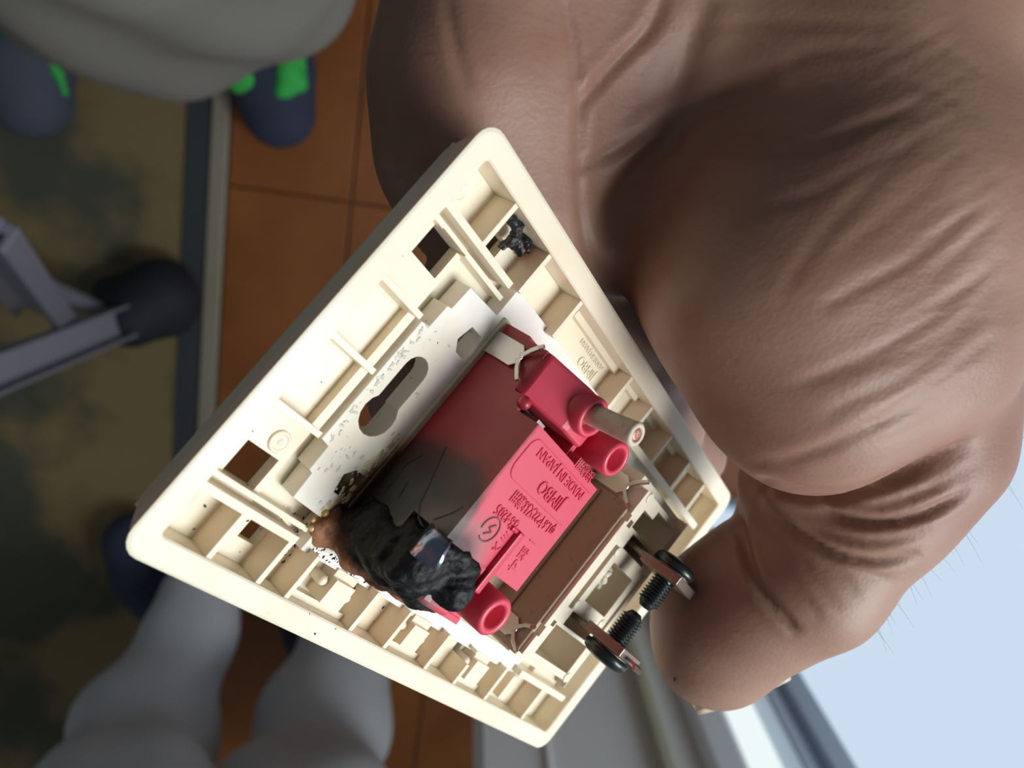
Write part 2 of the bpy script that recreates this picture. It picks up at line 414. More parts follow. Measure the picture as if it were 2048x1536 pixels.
# rim: bevelled front edge, drafted sides
n = 24
rings = []
for ins, rr, h in ((2.9, 3.0, -7.0), (1.2, 3.2, -3.0), (.45, 3.2, -.6), (.15, 3.2, -.15), (.6, 3.0, 0.0), (3.7, .8, 0.0), (3.98, .6, -.25), (3.98, .6, -6.95)):
    rings.append([bm.verts.new((x, y, h)) for x, y in rim_poly(ins, rr)])
for a, b in zip(rings, rings[1:]+rings[:1]):
    for i in range(24): bm.faces.new((a[i], a[(i+1) % 24], b[(i+1) % 24], b[i]))
cover = link('cover_plate', bm_mesh(bm), m_cover, sw); bevel(cover, .00022, 2)
# round dimples moulded in the plate
for a, b, r in ((49.3, 12.4, 1.7), (8.2, 7.6, 1.5), (61.4, 6.6, 1.7), (62, 48.0, .7)):
    bm = bmesh.new(); lathe(bm, [(r, -5.3), (r, -4.75), (r*.8, -4.6), (r*.72, -4.75), (r*.3, -4.85), (r*.2, -4.6), (0, -4.6)], 20, Matrix.Translation((a, b, 0)))
    link('ejector_boss', bm_mesh(bm, True), m_cover, cover)
for p in (34.6, 56.6, 78.6):
    for a, b in ((61.8, p-1.0), (62.4, p+5.6)):
        bm = bmesh.new(); lathe(bm, [(.85, -5), (.85, -2.4), (.6, -2.0), (0, -1.9)], 12, Matrix.Translation((a, b, 0)))
        link('locating_pin', bm_mesh(bm, True), m_cover, cover)

def text_mesh(s, size, ext, a, b, h, m, name='lettering', parent=None, off=0.0, spacing=1.0, xs=1.0):
    """reads towards -b, top of the letters towards +a"""
    cu = bpy.data.curves.new('t', 'FONT'); cu.body = s; cu.size = size; cu.extrude = ext; cu.resolution_u = 2; cu.space_character = spacing
    cu.offset = off; cu.bevel_depth = ext*.4; cu.bevel_resolution = 0
    o = bpy.data.objects.new('t', cu); C.objects.link(o)
    dg = bpy.context.evaluated_depsgraph_get(); dg.update()
    me = bpy.data.meshes.new_from_object(o.evaluated_get(dg)); bpy.data.objects.remove(o)
    me.transform(Matrix(((0, 1, 0, a), (-xs, 0, 0, b), (0, 0, 1, h), (0, 0, 0, 1)))); me.transform(Matrix.Scale(.001, 4))
    me.materials.clear()
    return link(name, me, m, parent or sw)
text_mesh('JIMBO', 2.5, .12, 7.6, 57.2, -4.95, m_cover, parent=cover, xs=.98)
text_mesh('MADE IN JAPAN', 1.35, .08, 5.7, 57.6, -4.95, m_cover, parent=cover)

# mounting strap (white plastic frame) with keyhole slot and small windows
def mirror_b(poly): return [(a, 120-b) for a, b in poly[::-1]]
top = [(10.4, 26.2), (15.6, 26.2), (16.0, 18.6), (20.1, 18.4), (20.3, 17.5), (24.2, 17.4), (24.5, 15.7), (45.5, 15.7), (45.8, 17.5), (49.8, 17.6), (50.0, 18.4), (54.1, 18.6), (54.4, 26.2), (59.6, 26.2)]
poly = top+[(59.6, 93.8), (54.4, 93.8), (54, 102), (16, 102), (15.6, 93.8), (10.4, 93.8)]
bm = bmesh.new(); add_prism(bm, poly, -6.0, -2.6)
me = bm_mesh(bm)
strap = link('mounting_strap', me, m_strap, sw)
def cutter(bmf):
    bm = bmesh.new(); bmf(bm); o = bpy.data.objects.new('cut', bm_mesh(bm)); C.objects.link(o); o.parent = sw; return o
def slot_poly(a0, a1, b, r0, r1, n=8):
    pts = []
    for i in range(n+1): t = math.pi/2+math.pi*i/n; pts.append((a0+r0*math.cos(t), b+r0*math.sin(t)))
    for i in range(n+1): t = -math.pi/2+math.pi*i/n; pts.append((a1+r1*math.cos(t), b+r1*math.sin(t)))
    return pts
def cuts(bm):
    add_prism(bm, slot_poly(30.2, 39.0, 20.9, 2.35, 2.35), -12, 4)
    add_prism(bm, [(38.2+3.3*math.cos(t*math.pi/8), 21.0+3.3*math.sin(t*math.pi/8)) for t in range(16)], -12.1, 4.1)
    for s in (0, 1):
        f = (lambda p: [(70-a, b) for a, b in p[::-1]]) if s else (lambda p: p)
        add_prism(bm, f([(19.6, 23.9), (22.4, 23.2), (23.9, 24.6), (23.9, 26.9), (19.6, 26.9)]), -12, 4)
    add_prism(bm, [(15.2, 28.4), (55.6, 28.4), (55.6, 91.0), (15.2, 91.0)], -12, 4)
def boolean(o, co, op='DIFFERENCE'):
    bpy.context.view_layer.update()
    md = o.modifiers.new('bool', 'BOOLEAN'); md.object = co; md.operation = op; md.solver = 'EXACT'
    if hasattr(md, 'use_self'): md.use_self = True
    dg = bpy.context.evaluated_depsgraph_get(); dg.update()
    me = bpy.data.meshes.new_from_object(o.evaluated_get(dg)); o.modifiers.remove(md); o.data = me
    cd = co.data; bpy.data.objects.remove(co)
cut = cutter(cuts); boolean(strap, cut); bevel(strap, .00025, 2)
# base frame lip round the mechanism
bm = bmesh.new()
for r in ((14.8, 56, 27.6, 29.0, -5, -2.0), (14.8, 16.2, 29, 90.6, -5, -2.3), (54.2, 56, 29, 90.6, -5, -2.3), (14.8, 56, 90.6, 92, -5, -2.3)): add_box(bm, *r)
bevel(link('housing_lip', bm_mesh(bm), m_beige, sw), .0003)

# red back shell of the switch block
R2 = []
R2.append((25.4, 45.2, 28.7, 50.3, 14.5)); R2.append((15.2, 25.4, 28.7, 42, 7)); R2.append((45.2, 55.0, 28.7, 42, 7))
R2.append((23.2, 25.4, 28.7, 29.4, 9.8)); R2.append((23.2, 25.4, 29.4, 41.0, 3.0)); R2.append((22.6, 25.5, 41.0, 42.2, 12.4))
R2.append((24.0, 27.4, 41.5, 47.4, 14.5)); R2.append((15.8, 17.2, 28.7, 50.3, 7.5)); R2.append((15.2, 15.8, 28.7, 50.3, 3))
R2.append((16.6, 25.4, 42, 50.3, 8.6)); R2.append((45.2, 54.0, 42, 50.3, 9.4))
bm = relief(15.2, 55.0, 28.7, 50.3, 9.6, -4.5, R2)
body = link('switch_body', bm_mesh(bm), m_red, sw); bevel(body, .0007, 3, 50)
bm = bmesh.new()
for a0, a1 in ((15.7, 23.2), (47.4, 54.5)):
    pf = [(28.72, 5), (28.72, 7.6), (29.4, 8.6), (35.4, 12.9), (36.4, 13.3), (41.9, 13.3), (41.9, 5)]
    lo = [bm.verts.new((a0, y, z)) for y, z in pf]; hi = [bm.verts.new((a1, y, z)) for y, z in pf]; n_ = len(pf)
    for i in range(n_): bm.faces.new((lo[i], lo[(i+1) % n_], hi[(i+1) % n_], hi[i]))
    bm.faces.new(lo[::-1]); bm.faces.new(hi)
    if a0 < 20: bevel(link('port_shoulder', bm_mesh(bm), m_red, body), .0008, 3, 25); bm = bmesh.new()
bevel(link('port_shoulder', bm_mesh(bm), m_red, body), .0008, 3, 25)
def tube(a, b, h0, h1, ro, ri, m=m_red, tilt=0.):
    bm = bmesh.new()
    lathe(bm, [(ro*1.06, h0), (ro*1.02, (h0+h1)/2), (ro, h1-.4), (ro-.35, h1), (ri+.25, h1-.05), (ri, h1-.4), (ri*.92, h0+1.0), (0, h0+.9)], 28, Matrix.Translation((a, b, 0))@Matrix.Rotation(tilt, 4, 'X'))
    o = link('wire_port', bm_mesh(bm, True), m, body); return o
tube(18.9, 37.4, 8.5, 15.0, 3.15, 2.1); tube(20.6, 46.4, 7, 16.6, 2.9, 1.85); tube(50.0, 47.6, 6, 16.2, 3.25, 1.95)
bm = bmesh.new()
for a, b in ((18.9, 37.4), (20.6, 46.4), (50, 47.6)): lathe(bm, [(0, 10.2), (1.8, 10.2), (1.8, 9.6)], 16, Matrix.Translation((a, b, 0)))
bm.free()
bm = bmesh.new()
for ln in (((35.5, 4.1), (38.4, 5.0), (41.4, 6.2), (43.9, 7.0), (45.6, 8.5), (46, 9.8)), ((44.4, 10.8), (42.1, 12.6), (40.5, 13.4)), ((42.6, 2.6), (44.5, 3.1), (45.4, 3.2)), ((38.5, 1.5), (41, 0.2), (46, .5))):
    for (x0, y0), (x1, y1) in zip(ln, ln[1:]):
        d = Vector((x1-x0, 0, y1-y0)).normalized(); nn = Vector((-d.z, 0, d.x))*.13; p0 = Vector((x0, 28.66, y0)); p1 = Vector((x1, 28.66, y1))
        v = [bm.verts.new(q) for q in (p0-nn, p1-nn, p1+nn, p0+nn)]; bm.faces.new(v)
        u = [bm.verts.new(q.co+Vector((0, .5, 0))) for q in v]; bm.faces.new(u[::-1])
        for i in range(4): bm.faces.new((v[i], v[(i+1) % 4], u[(i+1) % 4], u[i]))
cko = link('crack', bm_mesh(bm), m_char, body); cko['kind'] = 'stuff'
# small red stud next to the release slot, strip gauge bar on the top face
bm = bmesh.new(); bmesh.ops.create_uvsphere(bm, u_segments=16, v_segments=10, radius=1.05, matrix=Matrix.Translation((24.0, 28.9, 9.9)))
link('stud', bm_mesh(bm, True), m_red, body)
bm = bmesh.new(); add_box(bm, 38.0, 48.8, 40.3, 41.7, 14.3, 15.4); add_box(bm, 38.0, 38.8, 38.6, 40.4, 14.3, 15.0)
bevel(link('strip_gauge', bm_mesh(bm), m_raised_shade, body, 'darker red raised bar on the switch block'), .0003)
bm = bmesh.new(); add_box(bm, 23.6, 25.3, 30.4, 40.6, 3.9, 6.2)
link('release_slot', bm_mesh(bm), m_dark, body, 'black recess beside the wire port')
bm = bmesh.new(); add_box(bm, 23.9, 25.2, 34.4, 36.6, 6.2, 9.5); link('contact', bm_mesh(bm), m_nickel, body)
H = 14.52
text_mesh('MADE IN JAPAN', 2.15, .1, 27.2, 48.2, H, m_raised_shade, parent=body, xs=1.02)
text_mesh('JIMBO', 3.0, .12, 30.2, 45.4, H, m_raised_shade, parent=body, xs=.98)
text_mesh('φ1.6ヤ22又は兼用', 2.2, .09, 34.1, 48.0, H, m_raised_shade, parent=body, xs=.80)
text_mesh('364205', 2.3, .1, 37.0, 39.6, H, m_raised_shade, parent=body, xs=.95)
text_mesh('接続用', 1.9, .07, 22.6+1.6, 47.3, H+.02, m_raised_shade, parent=body)
text_mesh('寸\n福\nー', 2.2, .07, 41.6, 46.3, H, m_raised_shade, parent=body)
text_mesh('ベ\nミ\nボ', 1.9, .07, 41.2, 39.9, H, m_raised_shade, parent=body)
def line_path(pts, w, h0, h1, name, m, parent):
    bm = bmesh.new()
    for (x0, y0), (x1, y1) in zip(pts, pts[1:]):
        d = Vector((x1-x0, y1-y0, 0)); L = d.length
        if L < 1e-6: continue
        d /= L; nn = Vector((-d.y, d.x, 0))*w/2
        p = [Vector((x0, y0, 0))-nn, Vector((x1, y1, 0))-nn, Vector((x1, y1, 0))+nn, Vector((x0, y0, 0))+nn]
        add_prism(bm, [(q.x, q.y) for q in p], h0, h1)
    return link(name, bm_mesh(bm), m, parent)
arc = [(33.3, 48.8), (33.3, 33)]+[(31.3+2*math.cos(t), 32-2*math.sin(t)) for t in (0.2, .6, 1.0, 1.4, 1.57)]+[(28.6, 30)]+[(28.4-1.7*math.sin(t), 31.7-1.7*math.cos(t)) for t in (.2, .6, 1., 1.4, 1.57)]+[(26.7, 49.2)]
line_path(arc, .2, H-.1, H+.1, 'lettering_frame', m_raised_shade, body)
circ = [(40.6+1.9*math.cos(t), 35.0+1.9*math.sin(t)) for t in np.linspace(-.6, 5.0, 30)]
line_path(circ, .22, H-.1, H+.1, 'round_mark', mat('sooty_red', (.10, .02, .02, 1), .5), body)
line_path([(39.6, 35.6), (40.4, 34.6), (40.8, 35.6), (41.6, 34.4)], .25, H-.1, H+.1, 'round_mark', bpy.data.materials['sooty_red'], body)

# beige terminal housing
R3 = [(15.6, 54.6, 71.5, 91, 9.5)]
pk = -1.0
R3 += [(20.4, 24.2, 74.6, 84, pk), (18.6, 24.2, 79, 88.9, pk), (31.0, 39.6, 77.4, 86.9, pk), (45.9, 52.0, 74.6, 88.7, pk),
       (28.4, 42.2, 74.0, 75.5, 6.0), (28.6, 42.0, 88.9, 90.0, 6.0), (24.9, 28.0, 76.6, 86.8, 1.0), (42.3, 45.2, 76.4, 86.6, 1.0),
       (23.4, 24.8, 72.8, 74.2, 5), (45.5, 46.6, 73.0, 74.2, 5), (15.6, 17.6, 71.5, 91, 7.0), (53.4, 54.6, 71.5, 91, 7.0),
       (47.3, 49.4, 71.5, 72.3, 8.4), (22.8, 24.3, 71.5, 72.2, 8.2)]
bm = relief(15.6, 54.6, 71.5, 91.2, 9.5, -4.5, R3)
m_house = mat('cream_housing', (.78, .70, .55, 1), .4, bump=(1500, .08, .0002), sss=.1)
housing = link('terminal_housing', bm_mesh(bm), m_house, sw); bevel(housing, .00035, 3, 50)
m_shaded_beige = mat('shaded_beige', (.36, .28, .18, 1), .5, var=(700, (.22, .16, .10, 1), .6, .8), bump=(900, .15, .0003))  # housing plastic darkened in colour for the wall turned from the light
bm = bmesh.new(); add_box(bm, 21.6, 54.2, 70.9, 71.7, -4, 8.6); add_box(bm, 22.4, 53.6, 70.2, 71.0, -4, 2.2)
bevel(link('housing_wall', bm_mesh(bm), m_shaded_beige, sw, 'brown side wall of the terminal housing with its shade painted in'), .0003, 3)
bm = bmesh.new(); add_box(bm, 16, 54.4, 50.2, 71.2, -5, -1.5); link('housing_floor', bm_mesh(bm), m_shaded_beige, sw)
for a, b in ((29.2, 76.2), (41.0, 76.2), (29.6, 87.8), (41.0, 87.6), (18.3, 73.4), (52.6, 89.6)):
    bm = bmesh.new(); lathe(bm, [(1.05, 9.3), (1.05, 9.62), (.95, 9.7), (0, 9.7)], 18, Matrix.Translation((a, b, 0)))
    link('ejector_boss', bm_mesh(bm, True), m_house, housing)
bm = bmesh.new(); rnd = random.Random(2)
for k in range(9):
    bmesh.ops.create_icosphere(bm, subdivisions=2, radius=.55+rnd.random()*.35, matrix=Matrix.Translation((32.6+k*.42, 77.8+rnd.random()*.9, 8.6+rnd.random()*.9)))
link('melted_bead', bm_mesh(bm, True), m_house, housing, 'frothy melted bead on the edge of a pocket')

# spring clips on the walls
def clip(a, b, h0, h, spread, tipup, name='spring_clip', m=m_nickel):
    bm = bmesh.new(); th = .35
    A = lambda da, hh: (a+da, hh)
    outl = [A(-1.9, h0), A(1.9, h0), A(1.9, h-1.2), A(.9, h-.1), A(1.0, h+.3), A(.35, h-.0), A(-.35, h-.0), A(-1.0, h+.3), A(-.9, h-.1), A(-1.9, h-1.2)]
    lo = [bm.verts.new((x, b-.55, z)) for x, z in outl]; hi = [bm.verts.new((x, b-.55-th, z)) for x, z in outl]; n = len(outl)
    for i in range(n): bm.faces.new((lo[i], lo[(i+1) % n], hi[(i+1) % n], hi[i]))
    bm.faces.new(lo); bm.faces.new(hi[::-1])
    for s in (-1, 1):
        p = [Vector((a+s*.3, b-.75, h-.5)), Vector((a+s*.9, b-.85, h+.1)), Vector((a+s*1.7, b-1.1, h+tipup*.35)), Vector((a+s*spread*.8, b-1.35, h+tipup*.75)), Vector((a+s*spread, b-1.2, h+tipup))]
        sweep(bm, p, [(-.38, -.3), (.38, -.3), (.38, .3), (-.38, .3)], (0, 1, 0))
    o = link(name, bm_mesh(bm), m, sw); bevel(o, .00012, 2); return o
clip(18.9, 28.9, -2.2, 5.0, 3.1, 2.4)
clip(19.4, 71.4, -1.5, 6.3, 3.0, 3.0)
clip(51.0, 71.4, -1.5, 6.3, 2.7, 2.8)
# heat-tinted bent clip in the burnt corner
m_blue = mat('heat_tinted_steel', (.22, .30, .42, 1), .18, 1., var=(380, (.50, .33, .40, 1), .45, .65))
bm = bmesh.new()
pts = [Vector((46.9+2.4*math.sin(t)*.2, 27.9-1.5*math.sin(t), 11.3+5.6*(t/3.1))) for t in np.linspace(0, 3.1, 12)]
sweep(bm, pts, [(-2.2, -.25), (2.2, -.25), (2.2, .25), (-2.2, .25)], (0, 1, 0))
link('burnt_clip', bm_mesh(bm, True), m_blue, sw, 'blued bent metal clip sticking out of the char')

# terminals with screws
m_brass = mat('dull_copper_plate', (.24, .19, .155, 1), .4, .8, bump=(900, .2, .0003))
m_screw = mat('black_zinc_screw', (.05, .06, .058, 1), .32, .8, bump=(700, .2, .0003))
def terminal(a, sgn, bc, hc, htop, head_r):
    bm = bmesh.new()
    add_box(bm, a-.45, a+.45, bc-3.4, bc+3.4, 1.2, hc+3.6)
    add_box(bm, a-.45-(.9 if sgn > 0 else 0)+.0, a+.45+(.9 if sgn < 0 else 0), bc-4.2, bc+4.2, hc-4.3, hc+4.3)
    o = link('terminal', bm_mesh(bm), m_brass, sw); bevel(o, .0002)
    if htop:
        bm = bmesh.new(); sweep(bm, [Vector((a-.2, bc, hc+4.0)), Vector((a-.3, bc, hc+5.6)), Vector((a, bc, htop-.3)), Vector((a+.6*-sgn*-1, bc, htop))], [(-1.6, -.25), (1.6, -.25), (1.6, .25), (-1.6, .25)], (1, 0, 0))
        link('terminal_tab', bm_mesh(bm), m_nickel, o)
    # screw: axis along a, threads towards -sgn... built as lathe along +z then turned
    Mx = Matrix.Translation((a, bc, hc))@Matrix.Rotation(math.pi/2*sgn, 4, 'Y')
    s = empty('screw'); s.parent = o
    bm = bmesh.new()
    r = head_r; lathe(bm, [(0, 3.2), (r*.35, 3.15), (r*.72, 2.9), (r*.93, 2.45), (r, 1.8), (r, .95), (r*.85, .75), (0, .75)], 32, Mx)
    s2 = link('screw_head', bm_mesh(bm, True), m_screw, o)
    # helical thread
    bm = bmesh.new(); seg = 24; pitch = .62; L = 5.6; turns = L/pitch; N = int(turns*seg)
    prof = [(1.55, 0), (2.15, pitch*.45), (2.18, pitch*.55), (1.55, pitch)]
    rows = []
    for i in range(N+1):
        t = i/seg; zz = -1.0-t*pitch; an = 2*math.pi*t
        sc2 = min(1, (N-i)/seg*.5+.55)
        rows.append([bm.verts.new(Mx@Vector((rr*sc2*math.cos(an), rr*sc2*math.sin(an), zz-dz))) for rr, dz in prof])
    for A_, B_ in zip(rows, rows[1:]):
        for k in range(3): bm.faces.new((A_[k], A_[k+1], B_[k+1], B_[k]))
    lathe(bm, [(1.6, -.4), (1.6, -1.0-L), (1.0, -1.9-L), (0, -2.0-L)], 20, Mx)
    bpy.data.objects.remove(s)
    link('screw_thread', bm_mesh(bm, True), m_screw, o)
    bm = bmesh.new(); lathe(bm, [(0, .4), (3.5, .4), (3.7, .6), (3.5, .9), (0, .9)], 24, Mx)
    link('washer', bm_mesh(bm, True), m_brass, o)
    return o
terminal(26.4, -1, 82, 17.0, None, 4.1)
terminal(42.9, 1, 82, 16.6, 23.2, 4.4)

# wire stub
m_wire = mat('dirty_cream_insulation', (.62, .52, .40, 1), .5, var=(500, (.35, .25, .17, 1), .5, .8), bump=(700, .3, .0004))
m_cu = mat('oxidised_copper', (.48, .22, .16, 1), .4, .7, bump=(1500, .5, .0003))
ws = Vector((18.8, 37.6, 10.2)); we = Vector((17.7, 37.2, 22.6)); dz = (we-ws)
q = Vector((0, 0, 1)).rotation_difference(dz.normalized()).to_matrix().to_4x4()
Mx = Matrix.Translation(ws)@q; L = dz.length
bm = bmesh.new(); lathe(bm, [(0, 0), (1.6, 0), (1.7, L*.3), (1.66, L*.6), (1.76, L*.9), (1.85, L-.3), (1.6, L), (1.1, L), (1.05, L-.35)], 26, Mx)
wire = link('wire_stub', bm_mesh(bm, True), m_wire, sw)
bm = bmesh.new(); lathe(bm, [(.98, L-1), (.98, L-.15), (.6, L-.02), (.2, L-.2), (0, L-.1)], 20, Mx); link('copper_core', bm_mesh(bm, True), m_cu, wire)

# the charred crust: lumps, melted edge and froth round the burnt corner
def crustfield(prims, lo, hi, step, amp, seed, k=1.2):
    F = Field(lo, hi, step)
    for p in prims: F.cone(p[0:3], p[3:6] if len(p) > 7 else p[0:3], p[-1], p[-1], k)
    P, Q = F.surface(); P = relax(P, Q, 1)
    rs = np.random.RandomState(seed); N = vnormals(P, Q); d = np.zeros(len(P))
    for f_, a_ in ((.35, 1), (.8, .55), (1.6, .35), (2.8, .2)):
        for _ in range(5):
            u = rs.normal(size=3); u /= np.linalg.norm(u); d += a_*np.sin(P@u*f_*3+rs.rand()*6.3)*.35
    return P+N*(d*amp)[:, None], Q
rs = np.random.RandomState(5); prims = []
for a, h, r in ((54.2, -1.5, 1.5), (52.5, -.5, 1.8), (50.5, 1, 2.0), (48.6, 0, 1.7), (52.8, 3, 2.0), (51, 5, 2.0), (49.2, 3.4, 1.6), (53.8, 6, 1.6), (52, 8.6, 2.0), (49.8, 7.4, 1.6), (53, 11, 1.6), (50.8, 11.8, 2.0), (48, 10.6, 1.4), (46.8, 8, 1.0), (44, -1.4, .9), (41, -1.8, .8), (38, -1.9, .6)):
    prims.append((a, 29.3+rs.rand()*.5, h, 0, 0, 0, r*1.05))
prims2 = [(a, b, h, a2, b2, h2, r) for a, b, h, a2, b2, h2, r in (
    (55.3, 28.5, -2, 56.0, 31, 2, 1.5), (56, 31, 2, 56.2, 36, 4, 1.5), (56.2, 36, 2, 55.6, 42, 5, 1.3), (54.6, 32, 7, 54.2, 37, 10, 1.8), (52.5, 31.5, 11, 49, 31.5, 12.6, 1.7),
    (54.3, 38, 9, 53.6, 42, 10, 1.6), (47, 31.5, 12.8, 46, 35, 13.6, 1.5), (46.3, 35, 13.4, 46.4, 39, 13.4, 1.4), (55.4, 26, -2.6, 57, 28, -3, 1.2), (52, 26.6, -2.4, 55, 27, -2.4, 1.0))]
F = Field((35, 22, -8), (61, 48, 20), .3)
for p in prims: F.cone(p[:3], p[:3], p[-1], p[-1], 2.2)
for p in prims2: F.cone(p[:3], p[3:6], p[-1], p[-1], 1.8)
# bulb of char over the fourth port
F.cone((50.6, 37.5, 8), (50.2, 38.6, 12.6), 4.2, 3.5, 1.0)
F.cone((51.2, 33.4, 1), (51.0, 33.4, 9.5), 4.3, 4.3, 1.5)
F.cone((53.2, 36, 2), (53.0, 40, 7), 3.4, 3.2, 1.5)
F.cone((48.2, 33.2, 10.5), (47.8, 37, 11.5), 3.0, 2.6, 1.5)
F.cone((50.6, 41.4, 14.6), (51.4, 40.4, 12.8), 1.0, 1.2, .8, sub=True)
P, Q = F.surface(); P = relax(P, Q, 6); N = vnormals(P, Q); d = np.zeros(len(P)); rs = np.random.RandomState(9)
for f_, a_ in ((1.2, .35), (2.4, .22), (4.6, .14), (7, .08)):
    for _ in range(6):
        u = rs.normal(size=3); u /= np.linalg.norm(u); d += a_*np.sin(P@u*f_+rs.rand()*6.3)*.2
P = P+N*d[:, None]
m_crust = mat('burnt_crust', (.0025,.0025,.003,1), .55, bump=(700, .6, .0006), spec=.3)
scorch_shade(m_crust, (46, 33, 9), (13, 18.0, 18), [(0, BLK, 0), (.74, BLK, 0), (.82, (.025, .009, .005, 1), .9), (.93, (.16, .05, .018, 1), .9), (1.0, (.42, .2, .1, 1), .9)], (300, .35))
crust = link('charred_crust', np_mesh(P*.001, Q), m_crust, sw, 'black bubbled char with rusty brown rim at the burnt corner')
# amber melted beads along the strap edge
m_amber = mat('amber_melt', (.55, .30, .07, 1), .15, coat=.6, var=(500, (.80, .66, .40, 1), .4, .7), sss=.2)
rnd = random.Random(7); bm = bmesh.new()
for k in range(46):
    a = 38+rnd.random()*18; b = 27.0-rnd.random()**1.6*2.0-(.9 if a > 52 else 0); r = .12+rnd.random()*.22
    bmesh.ops.create_icosphere(bm, subdivisions=2, radius=r, matrix=Matrix.Translation((a, b, -2.6))@Matrix.Diagonal((1.9, .9, .35, 1)))
for k in range(30):
    a = 53+rnd.random()*4; b = 24+rnd.random()*8; r = .2+rnd.random()*.45
    bmesh.ops.create_icosphere(bm, subdivisions=2, radius=r, matrix=Matrix.Translation((a, b, -2.5))@Matrix.Diagonal((1, 1, .7, 1)))
o = link('melted_beads', bm_mesh(bm, True), m_amber, sw, 'amber beads of melted plastic along the burnt edge'); o['kind'] = 'stuff'
bm = bmesh.new()
for k in range(70):
    a = 24+rnd.random()*22; b = 16.2+rnd.random()*3.4*(1 if rnd.random() < .5 else 2.4); r = .08+rnd.random()*.28
    if abs(b-20.9) < 3 and 26 < a < 43: b = 16.2+rnd.random()*1.2
    bmesh.ops.create_icosphere(bm, subdivisions=1, radius=r, matrix=Matrix.Translation((a, b, -2.62))@Matrix.Rotation(rnd.random()*3, 4, 'Z')@Matrix.Diagonal((1.8, .8, .3, 1)))
for k in range(36):
    a = 44+rnd.random()*9; b = 18.6+rnd.random()*7; r = .08+rnd.random()*.25
    bmesh.ops.create_icosphere(bm, subdivisions=1, radius=r, matrix=Matrix.Translation((a, b, -2.62))@Matrix.Diagonal((1.3, .8, .5, 1)))
o = link('resin_drips', bm_mesh(bm, True), mat('clear_resin', (.84, .78, .62, 1), .12, coat=.5, sss=.2), sw, 'shiny resin droplets on the white strap'); o['kind'] = 'stuff'
bm = bmesh.new()
def speck(a, b, h, r):
    bmesh.ops.create_icosphere(bm, subdivisions=1, radius=r, matrix=Matrix.Translation((a, b, h))@Matrix.Rotation(rnd.random()*3, 4, 'Z')@Matrix.Diagonal((1.5, .8, .5, 1)))
for k in range(420):
    a = 56.0+abs(rnd.gauss(0, 4.2)); b = 32+rnd.gauss(0, 8)
    if a > 69: continue
    h = 0.0 if a > 66.2 else (-2.6 if a < 59.4 and b > 26.4 else -4.95)
    speck(a, b, h, .05+rnd.random()**3*.26)
for k in range(60):
    a = 6+rnd.random()*58; b = 4+rnd.random()*90; h = -4.95 if (a < 10 or a > 60 or b < 13) else (-2.6 if b < 26 else None)
    if h is not None: speck(a, b, h, .05+rnd.random()**2*.12)
o = link('soot_specks', bm_mesh(bm, False), m_char, sw, 'black soot specks scattered near the burnt corner'); o['kind'] = 'stuff'

# ------------------------------------------------------------------ charred bits lying in the upper pocket
def pocket_bit(name, prims, label, cat, m, seed):
    F = Field((0, 10, -9), (14, 28, 4), .25)
    for p in prims: F.cone(p[:3], p[3:6], p[6], p[6], .4)
    P, Q = F.surface(); N = vnormals(P, Q); rs = np.random.RandomState(seed); d = np.zeros(len(P))
    for f_, a_ in ((2.5, .18), (5, .14), (9, .1)):
        for _ in range(5):
            u = rs.normal(size=3); u /= np.linalg.norm(u); d += a_*np.sin(P@u*f_+rs.rand()*6.3)*.5
    P = P+N*d[:, None]
    me = np_mesh(P*.001, Q); o = bpy.data.objects.new(name, me); C.objects.link(o); me.materials.append(m); o.matrix_world = sw.matrix_world
    return tag(o, label, cat)
m_bit = mat('flaky_char', (.02, .02, .022, 1), .4, bump=(900, .6, .0008))
pocket_bit('charred_flake', [(5.3, 15.8, -3.3, 4.9, 18.0, -2.6, .75), (4.9, 18.0, -2.6, 6.0, 19.4, -2.8, .85), (6.0, 19.4, -2.8, 8.0, 19.0, -3.6, .7)], 'curved dark grey charred flake lying in the pocket near the plate top corner', 'debris', m_bit, 3)
pocket_bit('charred_crumb', [(5.0, 21.9, -4.1, 5.0, 23.0, -4.1, .9), (5.0, 22.8, -4, 5.9, 22.6, -4.1, .8), (4.9, 22.0, -4.1, 6.4, 21.6, -4.3, .6)], 'jagged black charred crumb beside the curved flake in the plate pocket', 'debris', m_char, 6)

# ------------------------------------------------------------------ the hand (camera-space mm while sculpting)
hand = empty('person'); hand.matrix_world = M
tag(hand, 'left hand of a person holding the burnt wall switch, thumb bent at its screws', 'person')
F = Field((-34, -64, -215), (98, 175, -104), .75)
def hc(a, b, r0, r1=None, k=4., flat=None):
    F.cone(cpt(*a), cpt(*b), r0, r1 or r0, k, flat)
# palm
hc((1040, -250, 135), (945, 150, 138), 14.6, 14.6, 6)
hc((938, 150, 138), (928, 290, 141), 14.6, 14.4, 6)
hc((1090, -250, 137), (1060, 400, 145), 15, 13, 6)
hc((1230, -250, 139), (1190, 420, 152), 15, 13, 8)
hc((1380, -250, 139), (1330, 300, 153), 16, 14, 8)
hc((1560, -260, 143), (1560, 150, 146), 19, 19, 8)
hc((1760, -260, 146), (1745, 60, 146), 19.5, 19.5, 8)
# forearm
hc((1330, -420, 150), (1330, -1000, 152), 27, 28, 12)
hc((1540, -420, 150), (1500, -1000, 152), 25, 26, 12)
hc((1000, -180, 138), (1200, -500, 148), 17, 22, 12)
hc((1740, -180, 146), (1600, -520, 150), 20, 22, 12)
# ulnar edge wrinkle near little finger
hc((905, 330, 149), (930, 410, 158), 12.0, 11, 4)
